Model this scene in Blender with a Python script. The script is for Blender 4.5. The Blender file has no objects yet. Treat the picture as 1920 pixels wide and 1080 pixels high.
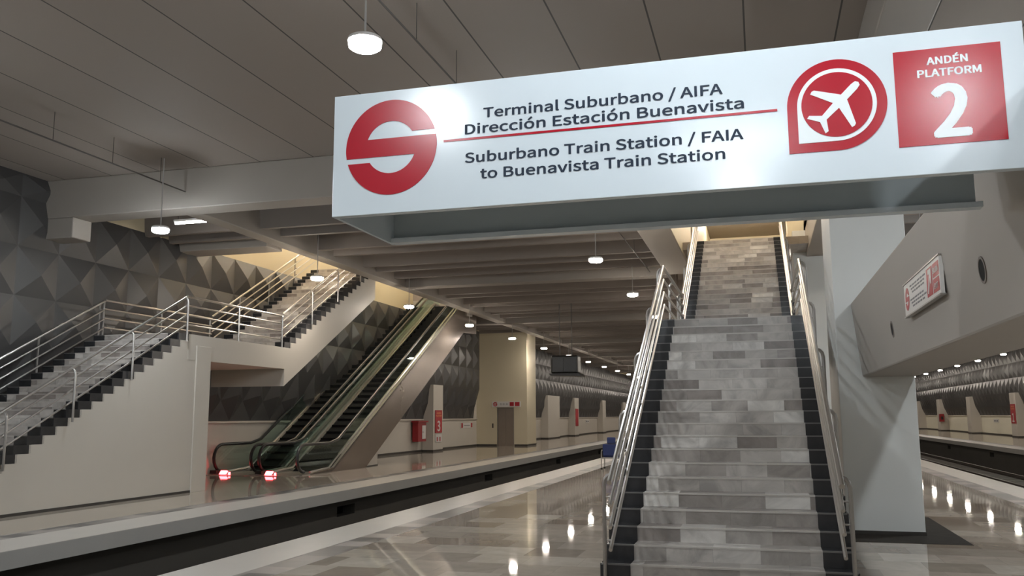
import bpy, bmesh, math, random
from mathutils import Vector, Matrix
random.seed(7)
C = bpy.context.scene.collection
PI = math.pi

# ------------------------------------------------------------------ helpers
class MB:
    def __init__(s): s.v=[]; s.f=[]; s.m=[]
    def add(s, vs, fs, mi=0):
        o=len(s.v); s.v+= [tuple(p) for p in vs]
        for f in fs: s.f.append(tuple(i+o for i in f)); s.m.append(mi)
        return s
    def box(s,x0,x1,y0,y1,z0,z1,mi=0):
        return s.add([(x0,y0,z0),(x1,y0,z0),(x1,y1,z0),(x0,y1,z0),(x0,y0,z1),(x1,y0,z1),(x1,y1,z1),(x0,y1,z1)],
            [(3,2,1,0),(4,5,6,7),(0,1,5,4),(1,2,6,5),(2,3,7,6),(3,0,4,7)],mi)
    def prism(s, poly, axis, a, b, mi=0):
        # poly: 2D points; axis 'x' -> (y,z), 'y' -> (x,z), 'z' -> (x,y)
        n=len(poly)
        def P(p,t):
            if axis=='x': return (t,p[0],p[1])
            if axis=='y': return (p[0],t,p[1])
            return (p[0],p[1],t)
        vs=[P(p,a) for p in poly]+[P(p,b) for p in poly]
        fs=[tuple(range(n-1,-1,-1)),tuple(range(n,2*n))]+[(i,(i+1)%n,n+(i+1)%n,n+i) for i in range(n)]
        return s.add(vs,fs,mi)
    def tube(s, pts, r, n=8, mi=0, closed=False):
        pts=[Vector(p) for p in pts]; m=len(pts); rings=[]
        prevn=None
        for i,p in enumerate(pts):
            if i==0: t=pts[1]-p
            elif i==m-1: t=p-pts[i-1]
            else: t=(pts[i+1]-p).normalized()+(p-pts[i-1]).normalized()
            t.normalize()
            if prevn is None:
                a=Vector((0,0,1)) if abs(t.z)<.9 else Vector((1,0,0))
                nn=t.cross(a).normalized()
            else: nn=(prevn-t*prevn.dot(t)).normalized()
            prevn=nn; b=t.cross(nn)
            rings.append([p+nn*math.cos(2*PI*k/n)*r+b*math.sin(2*PI*k/n)*r for k in range(n)])
        vs=[q for R in rings for q in R]; fs=[]
        for i in range(m-1):
            for k in range(n): fs.append((i*n+k,i*n+(k+1)%n,(i+1)*n+(k+1)%n,(i+1)*n+k))
        fs.append(tuple(range(n-1,-1,-1))); fs.append(tuple(range((m-1)*n,m*n)))
        return s.add(vs,fs,mi)
    def cyl(s,c,r0,r1,z0,z1,n=20,mi=0):
        vs=[(c[0]+r0*math.cos(2*PI*k/n),c[1]+r0*math.sin(2*PI*k/n),z0) for k in range(n)]+[(c[0]+r1*math.cos(2*PI*k/n),c[1]+r1*math.sin(2*PI*k/n),z1) for k in range(n)]
        return s.add(vs,[tuple(range(n-1,-1,-1)),tuple(range(n,2*n))]+[(i,(i+1)%n,n+(i+1)%n,n+i) for i in range(n)],mi)
    def lathe(s,prof,n=24,mi=0):
        vs=[];fs=[];m=len(prof)
        for r,z in prof: vs+=[(r*math.cos(2*PI*k/n),r*math.sin(2*PI*k/n),z) for k in range(n)]
        for i in range(m-1):
            for k in range(n): fs.append((i*n+k,i*n+(k+1)%n,(i+1)*n+(k+1)%n,(i+1)*n+k))
        fs.append(tuple(range(n-1,-1,-1))); fs.append(tuple(range((m-1)*n,m*n)))
        return s.add(vs,fs,mi)
    def mesh(s,name,mats,smooth=False):
        me=bpy.data.meshes.new(name); me.from_pydata(s.v,[],s.f)
        for m in (mats if isinstance(mats,(list,tuple)) else [mats]): me.materials.append(m)
        me.polygons.foreach_set('material_index',s.m)
        if smooth: me.polygons.foreach_set('use_smooth',[True]*len(s.f))
        me.update(); bm=bmesh.new(); bm.from_mesh(me); bmesh.ops.recalc_face_normals(bm,faces=bm.faces); bm.to_mesh(me); bm.free()
        if smooth:
            try: me.set_sharp_from_angle(angle=math.radians(40))
            except Exception: pass
        return me
    def build(s,name,mats,parent=None,loc=(0,0,0),smooth=False,bevel=0):
        o=bpy.data.objects.new(name,s.mesh(name,mats,smooth)); C.objects.link(o); o.location=loc
        if parent: o.parent=parent
        if bevel:
            b=o.modifiers.new('Bevel','BEVEL'); b.width=bevel; b.segments=2; b.limit_method='ANGLE'
        return o
def tag(o,label=None,cat=None,group=None,kind=None):
    if label: o['label']=label
    if cat: o['category']=cat
    if group: o['group']=group
    if kind: o['kind']=kind
    return o
def empty(name,loc,label,cat,group=None,rz=0):
    o=bpy.data.objects.new(name,None); C.objects.link(o); o.location=loc; o.rotation_euler=(0,0,rz)
    o.empty_display_size=.2
    return tag(o,label,cat,group)
def copy_tree(o,parent=None):
    c=o.copy(); C.objects.link(c)
    if parent: c.parent=parent
    for ch in list(o.children): copy_tree(ch,c)
    return c
def struct(name,mb,mat,**k):
    o=mb.build(name,mat,**k); o['kind']='structure'; return o

# ------------------------------------------------------------------ materials
def new_mat(name):
    m=bpy.data.materials.new(name); m.use_nodes=True
    nt=m.node_tree; return m,nt,nt.nodes['Principled BSDF']
def N(nt,t,**k):
    n=nt.nodes.new(t)
    for a,b in k.items(): setattr(n,a,b)
    return n
def basic(name,col,rough=.6,metal=0,var=.06,scale=3,bump=0,spec=.5,coat=0,ior=1.5):
    m,nt,b=new_mat(name)
    b.inputs['Roughness'].default_value=rough; b.inputs['Metallic'].default_value=metal
    b.inputs['Specular IOR Level'].default_value=spec; b.inputs['Coat Weight'].default_value=coat; b.inputs['IOR'].default_value=ior
    tc=N(nt,'ShaderNodeTexCoord'); nz=N(nt,'ShaderNodeTexNoise'); nz.inputs['Scale'].default_value=scale; nz.inputs['Detail'].default_value=5
    nt.links.new(tc.outputs['Object'],nz.inputs['Vector'])
    mx=N(nt,'ShaderNodeMix',data_type='RGBA'); mx.inputs[6].default_value=(*[c*(1-var) for c in col],1); mx.inputs[7].default_value=(*[min(1,c*(1+var)) for c in col],1)
    nt.links.new(nz.outputs['Fac'],mx.inputs[0]); nt.links.new(mx.outputs[2],b.inputs['Base Color'])
    if bump:
        bp=N(nt,'ShaderNodeBump'); bp.inputs['Strength'].default_value=bump; bp.inputs['Distance'].default_value=.01
        n2=N(nt,'ShaderNodeTexNoise'); n2.inputs['Scale'].default_value=scale*20; nt.links.new(tc.outputs['Object'],n2.inputs['Vector'])
        nt.links.new(n2.outputs['Fac'],bp.inputs['Height']); nt.links.new(bp.outputs['Normal'],b.inputs['Normal'])
    return m
def emis(name,col,strength):
    m,nt,b=new_mat(name); b.inputs['Base Color'].default_value=(*col,1)
    b.inputs['Emission Color'].default_value=(*col,1); b.inputs['Emission Strength'].default_value=strength
    return m
def ramp(nt,stops,interp='LINEAR'):
    r=N(nt,'ShaderNodeValToRGB'); r.color_ramp.interpolation=interp
    e=r.color_ramp.elements
    while len(e)>1: e.remove(e[0])
    e[0].position=stops[0][0]; e[0].color=(*stops[0][1],1)
    for p,c in stops[1:]:
        q=e.new(p); q.color=(*c,1)
    return r
def tile_mat(name,ax,ay,stops,rough=.12,joint=.006,jcol=(.12,.11,.1),vein=.35,rowz=None,jmix=.5,spec=.5,stagger=.5):
    """stone slabs of size ax x ay (world metres) with a colour of their own each; rowz -> rows follow the step height"""
    m,nt,b=new_mat(name); L=nt.links.new
    g=N(nt,'ShaderNodeNewGeometry'); sp=N(nt,'ShaderNodeSeparateXYZ'); L(g.outputs['Position'],sp.inputs[0])
    def M(op,a,bb=None,c=None):
        n=N(nt,'ShaderNodeMath',operation=op)
        for i,v in enumerate((a,bb,c)):
            if v is None: continue
            if isinstance(v,(int,float)): n.inputs[i].default_value=v
            else: L(v,n.inputs[i])
        return n.outputs[0]
    if rowz: row=M('FLOOR',M('SUBTRACT',M('DIVIDE',sp.outputs[2],rowz[0]),rowz[1])); fy=None
    else:
        yy=M('DIVIDE',sp.outputs[1],ay); row=M('FLOOR',yy); fy=M('FRACT',yy)
    wn=N(nt,'ShaderNodeTexWhiteNoise',noise_dimensions='1D'); L(row,wn.inputs['W'])
    off=M('MULTIPLY',wn.outputs['Value'],stagger)
    xx=M('ADD',M('DIVIDE',sp.outputs[0],ax),off); cx=M('FLOOR',xx); fx=M('FRACT',xx)
    cb=N(nt,'ShaderNodeCombineXYZ'); L(cx,cb.inputs[0]); L(row,cb.inputs[1])
    w2=N(nt,'ShaderNodeTexWhiteNoise',noise_dimensions='3D'); L(cb.outputs[0],w2.inputs['Vector'])
    r=ramp(nt,stops); L(w2.outputs['Value'],r.inputs[0])
    nz=N(nt,'ShaderNodeTexNoise'); nz.inputs['Scale'].default_value=2.2; nz.inputs['Detail'].default_value=8; nz.inputs['Distortion'].default_value=1.6; nz.inputs['Roughness'].default_value=.6
    va=N(nt,'ShaderNodeVectorMath',operation='MULTIPLY_ADD'); L(cb.outputs[0],va.inputs[0]); va.inputs[1].default_value=(7.3,5.1,0); L(g.outputs['Position'],va.inputs[2]); L(va.outputs[0],nz.inputs['Vector'])
    vr=ramp(nt,[(.3,(1-vein,)*3),(.6,(1,1,1)),(.8,(1.12,)*3)]); L(nz.outputs['Fac'],vr.inputs[0])
    mu=N(nt,'ShaderNodeMix',data_type='RGBA',blend_type='MULTIPLY'); mu.inputs[0].default_value=1; L(r.outputs[0],mu.inputs[6]); L(vr.outputs[0],mu.inputs[7])
    j=M('LESS_THAN',M('MULTIPLY',fx,ax),joint)
    if fy: j=M('MAXIMUM',j,M('LESS_THAN',M('MULTIPLY',fy,ay),joint))
    mj=N(nt,'ShaderNodeMix',data_type='RGBA'); L(M('MULTIPLY',j,jmix),mj.inputs[0]); L(mu.outputs[2],mj.inputs[6]); mj.inputs[7].default_value=(*jcol,1)
    L(mj.outputs[2],b.inputs['Base Color'])
    b.inputs['Roughness'].default_value=rough; b.inputs['Specular IOR Level'].default_value=spec
    return m

white_paint=basic('white_wall_paint',(.56,.52,.46),.55,var=.03,scale=1.5)
cream_paint=basic('cream_wall_paint',(.62,.55,.40),.55,var=.03,scale=1.5)
conc=basic('painted_concrete',(.26,.235,.215),.7,var=.05,scale=1.2,bump=.05)
conc_beam=basic('painted_beam_concrete',(.36,.33,.295),.62,var=.04,scale=1.2,bump=.05)
conc_dark=basic('rough_rib_concrete',(.235,.205,.185),.75,var=.07,scale=1.5,bump=.08)
col_paint=basic('grey_white_column_paint',(.70,.71,.69),.45,var=.03,scale=2,bump=.04)
plat_edge=basic('pale_edge_stone',(.50,.47,.43),.3,var=.08,scale=2)
edge_face=basic('grey_platform_face',(.36,.35,.33),.6,var=.06,scale=2,bump=.08)
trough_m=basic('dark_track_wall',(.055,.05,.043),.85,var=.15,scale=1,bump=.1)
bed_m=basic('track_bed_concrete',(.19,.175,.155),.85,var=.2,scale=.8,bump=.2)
rail_m=basic('rusty_rail_steel',(.06,.045,.035),.45,metal=.6,var=.2)
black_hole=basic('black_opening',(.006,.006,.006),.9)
steel=basic('brushed_stainless_steel',(.60,.58,.55),.33,metal=1,var=.06,scale=20)
steel_dim=basic('satin_stainless_steel',(.42,.40,.38),.35,metal=1,var=.06,scale=20)
dark_base=basic('dark_baseboard_stone',(.05,.045,.04),.3,var=.2)
granite=basic('black_granite',(.028,.028,.03),.2,var=.4,scale=6)
granite2=basic('veined_black_granite',(.05,.05,.052),.2,var=.45,scale=9)
nosing_m=basic('polished_grey_nosing',(.50,.47,.435),.35,var=.1,scale=5)
nosing_dark=basic('dark_grey_nosing',(.13,.125,.12),.35,var=.2,scale=5)  # end nosings, paler than the black slabs they cap
sign_white=basic('sign_white_enamel',(.56,.625,.67),.16,var=.01)
sign_back=basic('sign_grey_blue_enamel',(.40,.45,.47),.35,var=.02)
sign_red=basic('sign_red_enamel',(.36,.006,.018),.2,var=.02,spec=.35)
sign_ink=basic('sign_dark_navy_ink',(.016,.026,.045),.4,var=.02,spec=.2)
sign_decal=basic('sign_white_decal',(.68,.73,.75),.3,var=.01)
small_white=basic('small_sign_white',(.66,.64,.62),.4,var=.02)
small_red=basic('small_sign_red',(.42,.02,.03),.4,var=.02)
small_ink=basic('small_sign_grey_ink',(.16,.16,.17),.5)
sign_yellow=basic('yellow_lettering',(.75,.35,.12),.4)
lamp_body=basic('white_lamp_enamel',(.75,.74,.72),.4,var=.02)
lens_warm=emis('lamp_lens_warm',(1,.90,.78),110)
lens_cool=emis('lamp_lens_cool',(.90,.96,1),150)
tube_m=emis('fluorescent_tube',(1,.97,.92),22)
tube_warm=emis('fluorescent_tube_warm',(1,.88,.72),95)
tube_cool=emis('fluorescent_tube_cool',(.84,.94,1),60)
red_lamp=emis('red_indicator_lamp',(1,.05,.06),9)
rubber=basic('black_handrail_rubber',(.01,.01,.011),.35,var=.1)
esc_step=basic('dark_escalator_step',(.010,.011,.011),.8,metal=0,var=.1,scale=8,spec=.1)
esc_clad=basic('bronze_escalator_cladding',(.26,.215,.18),.22,metal=.6,var=.05,scale=3)
blue_vinyl=basic('navy_blue_vinyl',(.025,.045,.17),.45,var=.06)
black_plastic=basic('black_plastic',(.012,.012,.012),.35)
screen_m=basic('dark_screen_glass',(.006,.006,.006),.3)
green_m=basic('dark_green_glass_edge',(.02,.06,.045),.3)
red_box=basic('red_cabinet_enamel',(.30,.012,.018),.35,var=.05)
metal_door=basic('brushed_lift_door',(.34,.29,.25),.35,metal=.7,var=.08,scale=2)
wire_m=basic('grey_wire',(.10,.09,.085),.6)
cable_white=basic('pale_lamp_cord',(.45,.44,.43),.6)
def glass():
    m,nt,b=new_mat('tinted_balustrade_glass'); nt.nodes.remove(b); L=nt.links.new
    out=nt.nodes['Material Output']; t=N(nt,'ShaderNodeBsdfTransparent'); t.inputs[0].default_value=(.86,.92,.90,1)
    g=N(nt,'ShaderNodeBsdfGlossy'); g.inputs['Roughness'].default_value=.02; g.inputs[0].default_value=(.9,1,.97,1)
    lw=N(nt,'ShaderNodeLayerWeight'); lw.inputs[0].default_value=.5
    pw=N(nt,'ShaderNodeMath',operation='POWER'); L(lw.outputs['Facing'],pw.inputs[0]); pw.inputs[1].default_value=4
    f=N(nt,'ShaderNodeMath',operation='MULTIPLY_ADD'); L(pw.outputs[0],f.inputs[0]); f.inputs[1].default_value=.6; f.inputs[2].default_value=.035
    mx=N(nt,'ShaderNodeMixShader'); L(f.outputs[0],mx.inputs[0]); L(t.outputs[0],mx.inputs[1]); L(g.outputs[0],mx.inputs[2]); L(mx.outputs[0],out.inputs[0])
    return m
glass_m=glass()
# faceted metal cladding: satin paint with fine perforation-like grain
panel_m=basic('grey_metal_cladding',(.082,.080,.080),.42,metal=.3,var=.08,scale=2)
# ceiling planks 1.2 m wide with thin joints running along the station
def plank_mat():
    m,nt,b=new_mat('ceiling_plank_concrete'); L=nt.links.new
    g=N(nt,'ShaderNodeNewGeometry'); sp=N(nt,'ShaderNodeSeparateXYZ'); L(g.outputs['Position'],sp.inputs[0])
    a=N(nt,'ShaderNodeMath',operation='DIVIDE'); L(sp.outputs[0],a.inputs[0]); a.inputs[1].default_value=1.2
    fr=N(nt,'ShaderNodeMath',operation='FRACT'); L(a.outputs[0],fr.inputs[0])
    pp=N(nt,'ShaderNodeMath',operation='PINGPONG'); L(a.outputs[0],pp.inputs[0]); pp.inputs[1].default_value=.5
    lt=N(nt,'ShaderNodeMath',operation='LESS_THAN'); L(pp.outputs[0],lt.inputs[0]); lt.inputs[1].default_value=.010
    fl=N(nt,'ShaderNodeMath',operation='FLOOR'); L(a.outputs[0],fl.inputs[0])
    w=N(nt,'ShaderNodeTexWhiteNoise',noise_dimensions='1D'); L(fl.outputs[0],w.inputs['W'])
    r=ramp(nt,[(0,(.285,.246,.218)),(1,(.325,.283,.252))]); L(w.outputs['Value'],r.inputs[0])
    mx=N(nt,'ShaderNodeMix',data_type='RGBA'); L(lt.outputs[0],mx.inputs[0]); L(r.outputs[0],mx.inputs[6]); mx.inputs[7].default_value=(.075,.07,.065,1)
    nz=N(nt,'ShaderNodeTexNoise'); nz.inputs['Scale'].default_value=60; L(g.outputs['Position'],nz.inputs['Vector'])
    bp=N(nt,'ShaderNodeBump'); bp.inputs['Strength'].default_value=.1; bp.inputs['Distance'].default_value=.01; L(nz.outputs['Fac'],bp.inputs['Height']); L(bp.outputs[0],b.inputs['Normal'])
    L(mx.outputs[2],b.inputs['Base Color']); b.inputs['Roughness'].default_value=.75
    return m
plank_m=plank_mat()
floor_m=tile_mat('polished_beige_marble_floor',.62,.6,[(0,(.26,.205,.16)),(.3,(.37,.315,.26)),(.65,(.45,.39,.325)),(1,(.53,.47,.40))],rough=.03,vein=.16,jmix=.25,spec=.22)
floor_m2=tile_mat('polished_far_marble_floor',.6,.6,[(0,(.34,.29,.24)),(1,(.40,.35,.29))],rough=.05,spec=.3,vein=.15,jmix=.3)
tactile_m=tile_mat('grey_tactile_strip',.4,.4,[(0,(.06,.06,.065)),(.35,(.10,.10,.10)),(.7,(.27,.25,.235)),(1,(.33,.30,.28))],rough=.3,vein=.2)
R_=.1506; T_=.279
step_m=tile_mat('grey_marble_steps',.46,.3,[(0,(.27,.235,.215)),(.2,(.35,.315,.29)),(.5,(.48,.445,.41)),(.8,(.56,.525,.49)),(1,(.74,.71,.67))],rough=.35,vein=.38,rowz=(R_,.02),joint=.004,jmix=.4,stagger=1)

# ------------------------------------------------------------------ setting: floors and tracks
Y0,Y1=-8,125
struct('floor',MB().box(-4.88,4.35,Y0,Y1,-.25,0),floor_m)
struct('floor',MB().box(-14.9-.6,-10.2,Y0,Y1,-.22,0),floor_m2)
struct('floor',MB().box(12.5,17.85,Y0,Y1,-.22,0),floor_m2)
for a,b_,m in ((-6.04,-5.28,plat_edge),(4.75,5.45,plat_edge),(-9.84,-8.95,plat_edge),(11.3,12.1,plat_edge),(-5.28,-4.88,tactile_m),(4.35,4.75,tactile_m),(-10.2,-9.84,tactile_m),(12.1,12.5,tactile_m)):
    struct('trim_%d'%(len([o for o in C.objects if o.name.startswith('trim')])+1),MB().box(a,b_,Y0,Y1,-.22,-.0005 if m is plat_edge else 0),m)
struct('trim_9',MB().box(-8.965,-8.94,Y0,Y1,-.225,-.004),edge_face)
struct('trim_10',MB().box(11.29,11.315,Y0,Y1,-.225,-.004),edge_face)
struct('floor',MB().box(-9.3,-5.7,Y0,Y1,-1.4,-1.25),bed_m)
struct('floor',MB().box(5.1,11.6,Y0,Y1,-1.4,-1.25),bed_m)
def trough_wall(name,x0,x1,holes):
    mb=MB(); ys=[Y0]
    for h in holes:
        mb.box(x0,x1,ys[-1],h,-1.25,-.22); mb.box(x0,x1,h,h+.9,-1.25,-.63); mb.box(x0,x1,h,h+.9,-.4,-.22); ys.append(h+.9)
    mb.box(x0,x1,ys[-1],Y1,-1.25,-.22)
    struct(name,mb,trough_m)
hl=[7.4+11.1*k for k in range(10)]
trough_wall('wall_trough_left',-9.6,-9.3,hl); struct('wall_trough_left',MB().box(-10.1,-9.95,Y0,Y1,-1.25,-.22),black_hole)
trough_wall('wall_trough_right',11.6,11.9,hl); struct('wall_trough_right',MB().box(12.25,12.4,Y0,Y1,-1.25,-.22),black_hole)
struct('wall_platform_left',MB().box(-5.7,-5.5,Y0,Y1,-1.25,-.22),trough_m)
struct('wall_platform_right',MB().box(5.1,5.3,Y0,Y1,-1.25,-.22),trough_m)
def track(xc,label):
    e=empty('railway_track',(xc,0,-1.25),label,'track')
    for s in (-.72,.72):
        mb=MB(); mb.prism([(-.075,0),(.075,0),(.075,.02),(.015,.04),(.015,.11),(.036,.12),(.036,.15),(-.036,.15),(-.036,.12),(-.015,.11),(-.015,.04),(-.075,.02)],'y',Y0,Y1)
        o=mb.build('rail',rail_m,e,(s,0,.10))
    sl=MB()
    y=Y0+.5
    while y<Y1: sl.box(-1.15,1.15,y,y+.24,0,.10); y+=.65
    o=sl.build('sleepers',bed_m,e); o['kind']='stuff'
track(-7.5,'railway track in the dark trough between the left platform and the stairs')
track(6.95,'nearer railway track right of the grey column')
track(9.85,'farther railway track beside the right-hand far platform')

# dark stone inlay round the column foot
struct('floor',MB().box(.95,2.45,12.3,15.4,-.01,.004),basic('dark_floor_inlay',(.05,.045,.04),.6,var=.2,scale=6,spec=.05,ior=1.05))

# ------------------------------------------------------------------ side walls
def facets(side,ys,z_top):
    """folded metal cladding: slanted lowest course with kite-shaped folds, pyramids above"""
    mb=MB()
    if side<0: bx,tx,sg=-15.2,-14.85,1
    else: bx,tx,sg=17.8,17.3,-1
    w=1.13
    rnd=random.Random(3)
    for y in ys:
        zb,zm,zt=1.5,2.1,3.1
        xm=bx+(tx-bx)*(zm-zb)/(zt-zb)
        yc=y+w/2
        # kite apex stands out, side notches lie back
        A=(xm+sg*.16,yc+.08,zm+.18); Lv=(xm-sg*.06,y,zm); Rv=(xm-sg*.06,y+w,zm)
        Tt=(tx,yc,zt); Bt=(bx,yc,zb); TL=(tx,y,zt); TR=(tx,y+w,zt); BL=(bx,y,zb); BR=(bx,y+w,zb)
        mb.add([A,Lv,Rv,Tt,Bt,TL,TR,BL,BR],[(1,0,3),(0,2,3),(1,4,0),(4,2,0),(1,3,5),(3,2,6),(1,7,4),(4,8,2)])
        z=3.1; r=0
        while z<z_top-.01:
            h=min(1.05,z_top-z)
            a=(tx,y,z);b=(tx,y+w,z);c=(tx,y+w,z+h);d=(tx,y,z+h)
            if r%2==0: ap=(tx+sg*.12,y+w*.46,z+h*.5)
            else: ap=(tx+sg*.12,y+w*.5,z+h*.46)
            mb.add([a,b,c,d,ap],[(0,1,4),(1,2,4),(2,3,4),(3,0,4)])
            z+=h; r+=1
    return mb
def back_close(mb,x,xb,ya,yb,zt):
    return mb
ysL=[14.63+1.13*k for k in range(-8,95) ]
struct('wall_left',facets(-1,[y for y in ysL if 15<y<46.0 or y>48.7],6.25),panel_m)
struct('wall_left',facets(-1,[y for y in ysL if 3<y<15],6.75),panel_m)
struct('wall_right',facets(1,[14.6+1.13*k for k in range(0,95)],6.25),panel_m)
struct('wall_left',MB().box(-15.9,-15.25,Y0,Y1,0,9.6).box(-15.25,-15.17,Y0,Y1,1.44,1.5),white_paint)
struct('wall_left_upper',MB().box(-15.25,-14.85,15.8,46.6,6.25,9.6).box(-15.25,-14.85,48.9,Y1,6.25,9.6),cream_paint)
struct('wall_right',MB().box(17.85,18.2,Y0,Y1,0,7).box(17.77,17.85,Y0,Y1,1.44,1.5),basic('cream_right_wall_paint',(.82,.78,.64),.5,var=.02))
struct('wall_right_upper',MB().box(17.3,17.85,Y0,Y1,6.25,7),conc)
struct('wall_back',MB().box(-15.9,18.2,Y0-.3,Y0,-1.4,7.1),conc)
struct('wall_front',MB().box(-15.9,18.2,Y1,Y1+.3,-1.4,9.6),conc_dark)
struct('baseboard_left',MB().box(-15.25,-15.235,27.3,Y1,0,.09),dark_base)
struct('baseboard_right',MB().box(17.83,17.85,Y0,Y1,0,.09),dark_base)

# ------------------------------------------------------------------ ceiling
cz=6.75
struct('ceiling',MB().box(-15.5,17.85,Y0,15.4,cz,cz+.3),plank_m)
dk=MB()
# deck with the stair openings left free
dk.box(-15.0,-12.2,15.4,20.7,cz,cz+.3); dk.box(-15.0,-12.2,36.5,Y1,cz,cz+.3)
dk.box(-12.2,-1.9,15.4,Y1,cz,cz+.3); dk.box(-1.9,1.4,40,Y1,cz,cz+.3); dk.box(1.4,17.85,15.4,Y1,cz,cz+.3)
dk.box(-1.9,1.4,15.4,16.2,cz,cz+.3)
struct('ceiling',dk,conc_dark)
def beam(x0,x1,y0,y1,z0,z1,m=conc_beam,name='ceiling_beam'):
    return struct(name,MB().box(x0,x1,y0,y1,z0,z1),m,bevel=.02)
# transverse beams
TY=[15.3+12.4*k for k in range(9)]
for k,y in enumerate(TY):
    if k==0:
        o=beam(-15.05,-2.7,y,y+.6,5.9,cz); beam(1.4,17.3,y,y+.6,5.9,cz); beam(-2.7,1.4,y,y+.6,5.9,cz+.3)
    else:
        if k==1: beam(-11.55,-2.7,y,y+.55,5.98,cz,conc)
        else: beam(-15.0,-2.7 if k<3 else 17.3,y,y+.55,5.98,cz,conc)
        if k<3: beam(1.4,17.3,y,y+.55,5.98,cz,conc)
# small corbel block under the near beam's left end
struct('ceiling_beam',MB().box(-15.05,-14.1,15.3,15.85,5.45,5.9),conc_beam,bevel=.02)
# longitudinal beams
for k in range(5):
    ya=TY[k]+(.6 if k==0 else .55); yb=TY[k+1]
    beam(-11.97,-11.55,ya if k!=1 else ya-.55,yb,6.0,cz,conc_beam)
beam(-2.7,-1.9,15.9,27.7,6.0,cz+.3,conc_beam)
beam(1.4,1.9,15.9,27.7,6.0,cz+.3,conc_beam)
beam(1.5,2.1,Y0,13.1,6.1,cz,conc_beam)
beam(-15.0,-12.2,19.9,20.7,6.0,cz,conc_beam)
beam(-15.0,-12.2,36.5,37.0,6.0,cz,conc_beam)
# double-tee stems between the beams
ofs=(1.35,3.3,4.25,6.2,7.15,9.1,10.05,11.5)
def rib_mesh(x0,x1):
    return MB().prism([(-.07,-.6),(.07,-.6),(.12,0),(-.12,0)],'x',x0,x1).mesh('ceiling_rib',conc_dark)
ribs={'m':rib_mesh(-11.55,-2.7),'l':rib_mesh(-15.0,-12.2),'r':rib_mesh(1.9,17.3),'f':rib_mesh(-11.55,17.3)}
def rib(key,y):
    o=bpy.data.objects.new('ceiling_rib',ribs[key]); C.objects.link(o); o.location=(0,y,cz); o['kind']='structure'
for k in range(6):
    for f in ofs:
        y=TY[k]+f
        if k<2: rib('m',y); rib('r',y)
        else: rib('f',y) if k>2 else rib('m',y)
        if (k==0 and f<4.3) : rib('l',y)
        if k>=2: rib('l',y)
# stairwell shafts rising to the upper hall
struct('wall_shaft_left',MB().box(-1.98,-1.9,27.7,40,cz-.6,9.5).box(-1.98,-1.9,16.2,27.7,cz+.3,9.5),cream_paint)
struct('wall_shaft_left',MB().box(-1.905,-1.895,16.3,27.7,6.02,cz+.3),cream_paint)
struct('wall_shaft_right',MB().box(1.4,1.48,27.7,40,cz-.6,9.5).box(1.4,1.48,16.2,27.7,cz+.3,9.5),cream_paint)
struct('wall_shaft_right',MB().box(.95,1.4,26.2,27.2,6.33,9.5),cream_paint)
struct('wall_shaft_end',MB().box(-1.98,1.48,40,40.2,cz-.1,9.5).box(-1.98,1.48,15.9,16.2,cz+.3,9.5),cream_paint)
struct('ceiling',MB().box(-1.98,1.48,15.9,40.2,9.5,9.7),basic('tan_upper_ceiling',(.24,.205,.165),.7))
struct('floor',MB().box(-1.9,1.4,24.25,40,6.12,6.33),floor_m2)
struct('wall_shaft_side',MB().box(-12.2,-12.1,20.7,36.5,cz+.3,9.6),cream_paint)
struct('wall_shaft_side',MB().box(-14.95,-12.1,36.5,36.7,cz+.3,9.6).box(-14.95,-12.1,20.5,20.7,cz+.3,9.6),cream_paint)
struct('ceiling',MB().box(-15.4,-12.1,20.5,36.7,9.6,9.8),cream_paint)

# ------------------------------------------------------------------ columns
def column(y,label):
    e=empty('column',(1.05,y,0),label,'column','square columns in line behind the stairs')
    MB().box(0,.99,0,1.5,.0,cz).build('shaft',col_paint,e,bevel=.012)
    mb=MB(); mb.box(-.01,1.0,-.012,-.001,0,.05); mb.box(-.012,-.001,0,1.5,0,.05)
    mb.build('base_strip',dark_base,e)
    return e
column(13.1,'wide pale grey square column right of the stair foot, dark inlay at its base')
column(25.6,'grey column half hidden behind the stair railing, farther down the platform')

# deep box beam with two round holes running to the column, a sign on its face
bb=empty('box_beam',(1.27,-3,2.12),'deep grey-beige concrete box beam at right running to the grey column, two round holes in it','beam')
me=MB(); me.prism([(.10,0),(.78,0),(.80,1.03),(0,1.03)],'y',0,16.09)
body=me.build('body',conc_beam,bb,bevel=.02)
for y in (5.87,9.75):
    r=MB(); n=24; y_=y+3
    vs=[];fs=[]
    for rr,xx in ((.105,.058),(.105,.045),(.085,.045),(.085,.056)):
        pass
    # sleeve ring lying on the slightly raking face
    def pt(rad,a,off): 
        z=.35+rad*math.sin(a); x=.10-.10*(z/1.03)-off; return (x,y_+rad*math.cos(a),z)
    for rad,off in ((.085,.001),(.085,.006),(.068,.006),(.068,.002)):
        vs+=[pt(rad,2*PI*k/n,off) for k in range(n)]
    for i in range(3):
        for k in range(n): fs.append((i*n+k,i*n+(k+1)%n,(i+1)*n+(k+1)%n,(i+1)*n+k))
    r.add(vs,fs); h=r.build('hole_sleeve',conc_dark,bb)
    d=MB().add([pt(.068,2*PI*k/n,.003) for k in range(n)],[tuple(range(n))]).build('hole',black_hole,h)

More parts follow.
